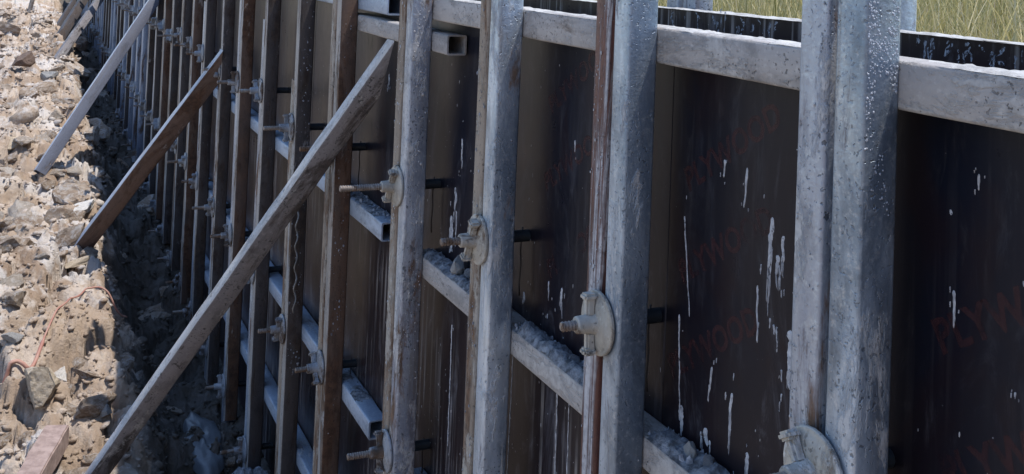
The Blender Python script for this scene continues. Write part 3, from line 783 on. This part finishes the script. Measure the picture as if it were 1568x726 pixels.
for i, e in enumerate(EDGE):
    for rw, (z0, rn) in enumerate(ROWZ):
        if i < 4 and rw == 2: continue
        z = FIX.get((i, rw), z0 + random.uniform(-.03, .03))
        if rw == 2: z = max(z, float(trench_z(e)) + .10)
        if rw == 2 and e > 12: continue
        yc = e + TW + GAP / 2
        ang = ANG.get((i, rw), random.uniform(-.9, .9))
        out = random.uniform(-.004, .03)
        if (i, rw) == (3, 0): out = -.045
        if (i, rw) == (0, 0): out = .02
        if (i, rw) == (1, 0): out = .035
        if (i, rw) == (2, 0): out = .02
        xf = FRONT - .0022
        if i >= 12:
            o = link('form_tie', FAR_TIE, None, (xf, yc, z), (ang, 0, 0))
            if i < 17: tag(o, 'small %s tie nut on the %s upright pair from the right' % (rn, ORD[i]), 'form tie', 'form ties')
            else: tag(o, 'tiny tie nut on a distant upright at the far end', 'form tie', 'far form ties')
            continue
        v = 0 if (i < 4 and rw == 0) else 1
        root = link('form_tie', None, None, (xf, yc, z)); root.empty_display_size = .05
        nm = '%s upright pair from the right' % (ORD[i] if i else 'first')
        rn = rn + ' row'
        tag(root, ('cream wing nut tie' if v == 0 else 'grey wing nut tie') + ' on the ' + nm + ', ' + rn, 'form tie', 'form ties')
        link('rod', ROD, root, (out, 0, 0))
        link('anchor_plate', PLATE[v], root, (0, 0, 0), (0, 0, 0))
        link('wing_nut', WING[v], root, (0, 0, 0), (ang, 0, 0))
        if i < 9:
            s_ = link('sleeve', SLEEVE, root, (TD + .002, 0, 0))
            if i < 5 and i != 0: link('tie_wire', WIRE, s_, (-.03, -.001 if i != 1 else .002, 0))

# near uprights: lumps, drips, weld spatter as small parts of nearby tubes are in their material

# struts ----------------------------------------------------------------------
def strut(p_top, p_bot, w, d, mat, label, roll=0.0, seed=0, flush=None, top_mat=None):
    a, b = Vector(p_bot), Vector(p_top); L = (b - a).length; t = (b - a).normalized()
    me = tube_mesh('raking_strut', w, d, L, mat, .004, .004, max(4, int(L / .1)), .0012, 200 + seed)
    side = Vector((0, -1, 0)); side = (side - t * side.dot(t)).normalized()
    side = Matrix.Rotation(roll, 3, t) @ side
    nx = side.cross(t)
    mw = Matrix((nx, side, t)).transposed().to_4x4(); mw.translation = a
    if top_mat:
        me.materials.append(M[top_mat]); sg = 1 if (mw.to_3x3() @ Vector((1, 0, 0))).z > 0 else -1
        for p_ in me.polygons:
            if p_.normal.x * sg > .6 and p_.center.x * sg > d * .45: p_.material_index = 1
    if flush:                       # top end cut plumb, bearing on the face x = flush
        for v in me.vertices:
            if v.co.z > L - .001:
                wc = mw @ v.co; v.co.z += max(-.3, min(.3, (flush - wc.x) / t.x))
    o = link('raking_strut', me); o.matrix_world = mw
    tag(o, label, 'strut'); return o
strut((.905, 2.91, 1.945), (.235, 4.25, .22), .056, .064, 'strut_cement', 'long grey cement-caked raking strut crossing the uprights in front', 0, 1, .919, 'strut_top')
strut((.832, 5.43, 1.66), (.25, 6.12, .60), .066, .085, 'strut_rust', 'rusty brown raking strut with pale upper edge, second from the camera', 0, 2, .863, 'strut_blue_top')
strut((.835, 8.386, 1.90), (.085, 7.80, .74), .066, .080, 'strut_blue', 'smooth blue-grey raking strut, third from the camera', 0, 3, .863, 'strut_blue_top')
strut((.84, 14.4, 1.75), (.25, 12.75, .98), .075, .085, 'strut_cement', 'pale far raking strut, nearest of the far cluster', .2, 4)
strut((.84, 17.0, 1.80), (.27, 14.6, 1.0), .09, .11, 'rust_dark', 'thick dark far raking strut in the cluster at the far end', .2, 5)
strut((.84, 19.0, 1.80), (.26, 15.8, 1.05), .06, .07, 'rust_dark', 'thin dark raking strut, farthest of the cluster', .2, 6)
strut((.02, 18.8, 1.62), (-.08, 18.1, 1.12), .05, .06, 'rust_dark', 'short dark stake leaning on the far rubble', .2, 7)

# far wall end: concrete stop board
# ------------------------------------------------------------------ twisted wire hanging by the fifth upright pair
pts = []
for i in range(60):
    t = i / 59
    pts.append((.842 + .004 * math.sin(t * 44), 3.515 + .006 * math.cos(t * 44) + .006 * math.sin(t * 5), 1.57 - .48 * t))
tw = link('hanging_wire', sweep('hanging_wire', pts, .0032, 'twine', 6))
tag(tw, 'twisted wire hanging beside the rusty fifth upright pair', 'wire')

# ------------------------------------------------------------------ timber on the rubble
p_a, p_b = Vector((.158, 4.43, .40)), Vector((-.13, 3.40, .37)); d_ = (p_b - p_a)
bm = bmesh.new(); bmesh.ops.create_cube(bm, size=1); bmesh.ops.scale(bm, vec=(.088, d_.length, .085), verts=bm.verts)
bmesh.ops.subdivide_edges(bm, edges=[e_ for e_ in bm.edges if abs((e_.verts[0].co - e_.verts[1].co).y) > .1], cuts=14)
bmesh.ops.bevel(bm, geom=[e_ for e_ in bm.edges if e_.is_boundary or e_.calc_face_angle(0) > .5], offset=.005, segments=2, affect='EDGES')
for v in bm.verts: v.co += Vector((mnoise.noise(v.co * 9), 0, mnoise.noise(v.co * 9 + Vector((5, 0, 0))))) * .004
beam = link('timber_beam', from_bm('timber_beam', bm, 'timber'))
beam.location = (p_a + p_b) / 2; beam.rotation_euler = d_.to_track_quat('Y', 'Z').to_euler()
tag(beam, 'squared pinkish timber beam lying on the rubble at the bottom left', 'timber')

# ------------------------------------------------------------------ orange cable
cpts = [(-.40, 4.60), (-.25, 4.70), (-.074, 4.787), (-.03, 4.80), (.01, 4.81), (.045, 4.80), (.074, 4.883), (.10, 4.96), (.124, 5.037), (.16, 5.17), (.197, 5.312), (.24, 5.44), (.291, 5.505), (.34, 5.52), (.395, 5.50), (.44, 5.48), (.50, 5.50)]
fine = []
for i in range(len(cpts) - 1):
    for k in range(5):
        t = k / 5; fine.append((cpts[i][0] * (1 - t) + cpts[i + 1][0] * t, cpts[i][1] * (1 - t) + cpts[i + 1][1] * t))
zz = [max(ground_at(x + dx, y + dy) for dx in (-.015, 0, .015) for dy in (-.015, 0, .015)) for x, y in fine]
zz = [sum(zz[max(0, i - 2):i + 3]) / len(zz[max(0, i - 2):i + 3]) for i in range(len(zz))]
cable = link('cable', sweep('cable', [(x, y, z + .010) for (x, y), z in zip(fine, zz)], .0095, 'cable', 8, lambda t: .0085 if t < .45 else .0045))
tag(cable, 'faded orange-red cable snaking over the sunlit rubble', 'cable')

# ------------------------------------------------------------------ notable rocks
def big_rock(px, py, sx, sy, sz, seed, mat, label, sink=.35, rot=0.0):
    o = link('rock', rock_mesh('rock', seed, 4, mat, 13, False, .06), None, (px, py, ground_at(px, py) + sz * (1 - sink) * .7), (random.uniform(-.2, .2), random.uniform(-.2, .2), rot), (sx * .68, sy * .68, sz * .68))
    tag(o, label, 'rock'); return o
big_rock(.10, 4.63, .17, .14, .14, 501, 'rock_cream', 'large cream block of stone above the timber beam', .40, .4)
big_rock(.165, 4.93, .10, .09, .085, 502, 'rock_white', 'pale angular rock beside the orange cable', .3, 1.2)
big_rock(.335, 4.55, .055, .05, .045, 503, 'rock_grey', 'rounded grey stone on the edge of the trench', .3, .2)
big_rock(-.07, 11.6, .24, .20, .17, 504, 'rock_brown', 'dark brown boulder on the far rubble', .25, .5)
big_rock(.17, 11.4, .17, .16, .13, 510, 'rock_grey', 'grey-brown rock to the right of the dark boulder', .3, .8)
big_rock(-.09, 8.5, .17, .15, .10, 505, 'rock_cream', 'flat cream rock at the left edge level with the third strut', .35, .1)
big_rock(.34, 7.2, .13, .11, .075, 506, 'rock_white', 'white slab of rock on the crest between two struts', .3, .7)
big_rock(.02, 5.55, .16, .14, .08, 507, 'rock_cream', 'tan rock at the left edge above the cable', .4, .9)
big_rock(.30, 6.75, .16, .12, .06, 508, 'rock_white', 'broken pale slab at the trench edge by the second strut', .4, .2)
big_rock(.27, 5.9, .15, .10, .05, 509, 'rock_cream', 'yellowish crusted slab at the foot of the second strut', .4, .5)
big_rock(-.02, 4.98, .07, .07, .05, 511, 'rock_grey', 'small grey rock under the cable at the left edge', .3, .5)

# rocks picked apart on the bank: parts of the bank
RM = [rock_mesh('rock', 600 + k_, 3, 'rock', 15, False, .11) for k_ in range(14)]
cnt = 0
r = random.Random(5)
while cnt < 298:
    y_ = 3.7 + 15 * r.random() ** 1.9
    x_ = r.uniform(-.1 - .035 * y_, .86)
    if x_ > .43 and r.random() < .45: continue
    s_ = r.choice([.03, .04, .05, .06, .075, .095, .12]) * (1 + .05 * (y_ - 4))
    if min((x_ - a_) ** 2 + (y_ - b_) ** 2 for a_, b_ in fine) < (s_ * 1.3 + .03) ** 2: continue
    z_ = ground_at(x_, y_)
    sc = (s_ * r.uniform(.8, 1.4), s_ * r.uniform(.8, 1.3), s_ * r.uniform(.5, .9))
    link('stone', r.choice(RM), bank, (x_, y_, z_ + sc[2] * .02), (r.uniform(-.5, .5), r.uniform(-.5, .5), r.uniform(0, 6.28)), sc); cnt += 1

# gravel and chips: stuff
ico = bmesh.new(); bmesh.ops.create_icosphere(ico, subdivisions=1, radius=1)
IV = np.array([v.co[:] for v in ico.verts]); IF = np.array([[v.index for v in f_.verts] for f_ in ico.faces]); ico.free()
NG = 11000
gy_ = 3.6 + 16 * rng.random(NG) ** 2.2
gx_ = rng.uniform(-.15 - .03 * gy_, .92, NG)
gs = rng.lognormal(0, .5, NG) * .0065 * (1 + .09 * (gy_ - 4))
gz_ = ground_h(gx_, gy_)
base = IV[None] * (1 + .45 * (rng.random((NG, len(IV), 1)) - .5))
base = base * np.stack([rng.uniform(.7, 1.5, NG), rng.uniform(.7, 1.4, NG), rng.uniform(.4, .9, NG)], -1)[:, None]
an = rng.uniform(0, 6.28, NG); ti = rng.uniform(-.6, .6, NG)
c_, s_ = np.cos(an)[:, None], np.sin(an)[:, None]
X = base[..., 0] * c_ - base[..., 1] * s_; Y = base[..., 0] * s_ + base[..., 1] * c_; Z = base[..., 2] + X * np.tan(ti)[:, None] * .6
GV = np.stack([X, Y, Z], -1) * gs[:, None, None] + np.stack([gx_, gy_, gz_ + gs * .25], -1)[:, None]
GF = (IF[None] + (np.arange(NG) * len(IV))[:, None, None]).reshape(-1, 3)
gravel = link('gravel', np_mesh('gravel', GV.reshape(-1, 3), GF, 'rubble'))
tag(gravel, 'loose stone chips scattered over the bank and trench', 'gravel', None, 'stuff')

# concrete spills on the trench floor
def spill(name, cx_, cy_, rx, ry, z, seed, mat, label, h=.02):
    n, mrad = 40, 10; Vv = [(0, 0, h)]; Ff = []
    for j in range(1, mrad + 1):
        for i in range(n):
            a = 2 * math.pi * i / n; rr = j / mrad * (1 + .3 * mnoise.noise(Vector((math.cos(a) * 1.3, math.sin(a) * 1.3, seed))) + .12 * mnoise.noise(Vector((math.cos(a) * 4, math.sin(a) * 4, seed))))
            Vv.append((rr * rx * math.cos(a), rr * ry * math.sin(a), h * (1 - (j / mrad) ** 4) + .3 * h * mnoise.fractal(Vector((rr * math.cos(a) * 4, rr * math.sin(a) * 4, seed)), 1, 2, 3) - (.03 if j == mrad else 0)))
    for i in range(n): Ff.append((0, 1 + i, 1 + (i + 1) % n))
    for j in range(mrad - 1):
        for i in range(n):
            a, b = 1 + j * n + i, 1 + j * n + (i + 1) % n
            Ff.append((a, a + n, b + n, b))
    o = link(name, mesh_from(name, Vv, Ff, mat, True), None, (cx_, cy_, z)); tag(o, label, 'concrete spill'); return o
spill('concrete_spill', .76, 4.72, .085, .30, .155, 2.0, 'spill', 'smooth wet grey concrete spill on the trench floor', .02)
spill('cement_heap', .86, 4.15, .10, .16, .17, 7.0, 'mortar_damp', 'pale heap of cement at the foot of the uprights, bottom edge', .09)

# ------------------------------------------------------------------ grass: stuff
NBL = 30000
bx_ = 1.85 + 9.5 * rng.random(NBL) ** 1.3; by_ = rng.uniform(-.5, 1, NBL) * 0 + rng.uniform(.2, 1.0, NBL) * (bx_ * 2.6 + 1.5) - .4
bz_ = field_z(bx_, by_)
hh = rng.uniform(.35, .95, NBL) * (.6 + .7 * vnoise(bx_ * 1.1, by_ * 1.1, 3)); wv = rng.uniform(.003, .007, NBL)
da = rng.uniform(0, 6.28, NBL); ln = rng.uniform(.05, .5, NBL) * hh
wa = rng.uniform(0, 6.28, NBL)
rows = []
for k, (t, wf) in enumerate(((0, 1.0), (.4, .9), (.75, .6), (1.0, .06))):
    cxk = bx_ + np.cos(da) * ln * t ** 2; cyk = by_ + np.sin(da) * ln * t ** 2; czk = bz_ - .03 + hh * t * (1 - .25 * t * (ln / hh))
    for sg in (-1, 1): rows.append(np.stack([cxk + sg * wv * wf * np.cos(wa), cyk + sg * wv * wf * np.sin(wa), czk], -1))
BV = np.stack(rows, 1)
q = np.array([[0, 1, 3, 2], [2, 3, 5, 4], [4, 5, 7, 6]])
BF = (q[None] + (np.arange(NBL) * 8)[:, None, None]).reshape(-1, 4)
gme = np_mesh('grass', BV.reshape(-1, 3), BF, 'grass')
tone = np.clip(rng.normal(.50, .26, NBL) + .5 * (vnoise(bx_ * .8, by_ * .8, 8) - .5), 0, 1)
at = gme.attributes.new('tone', 'FLOAT', 'POINT'); at.data.foreach_set('value', np.repeat(tone, 8).astype(np.float32))
grass = link('grass', gme); tag(grass, 'tall yellow-green grass growing behind the far form', 'grass', None, 'stuff')
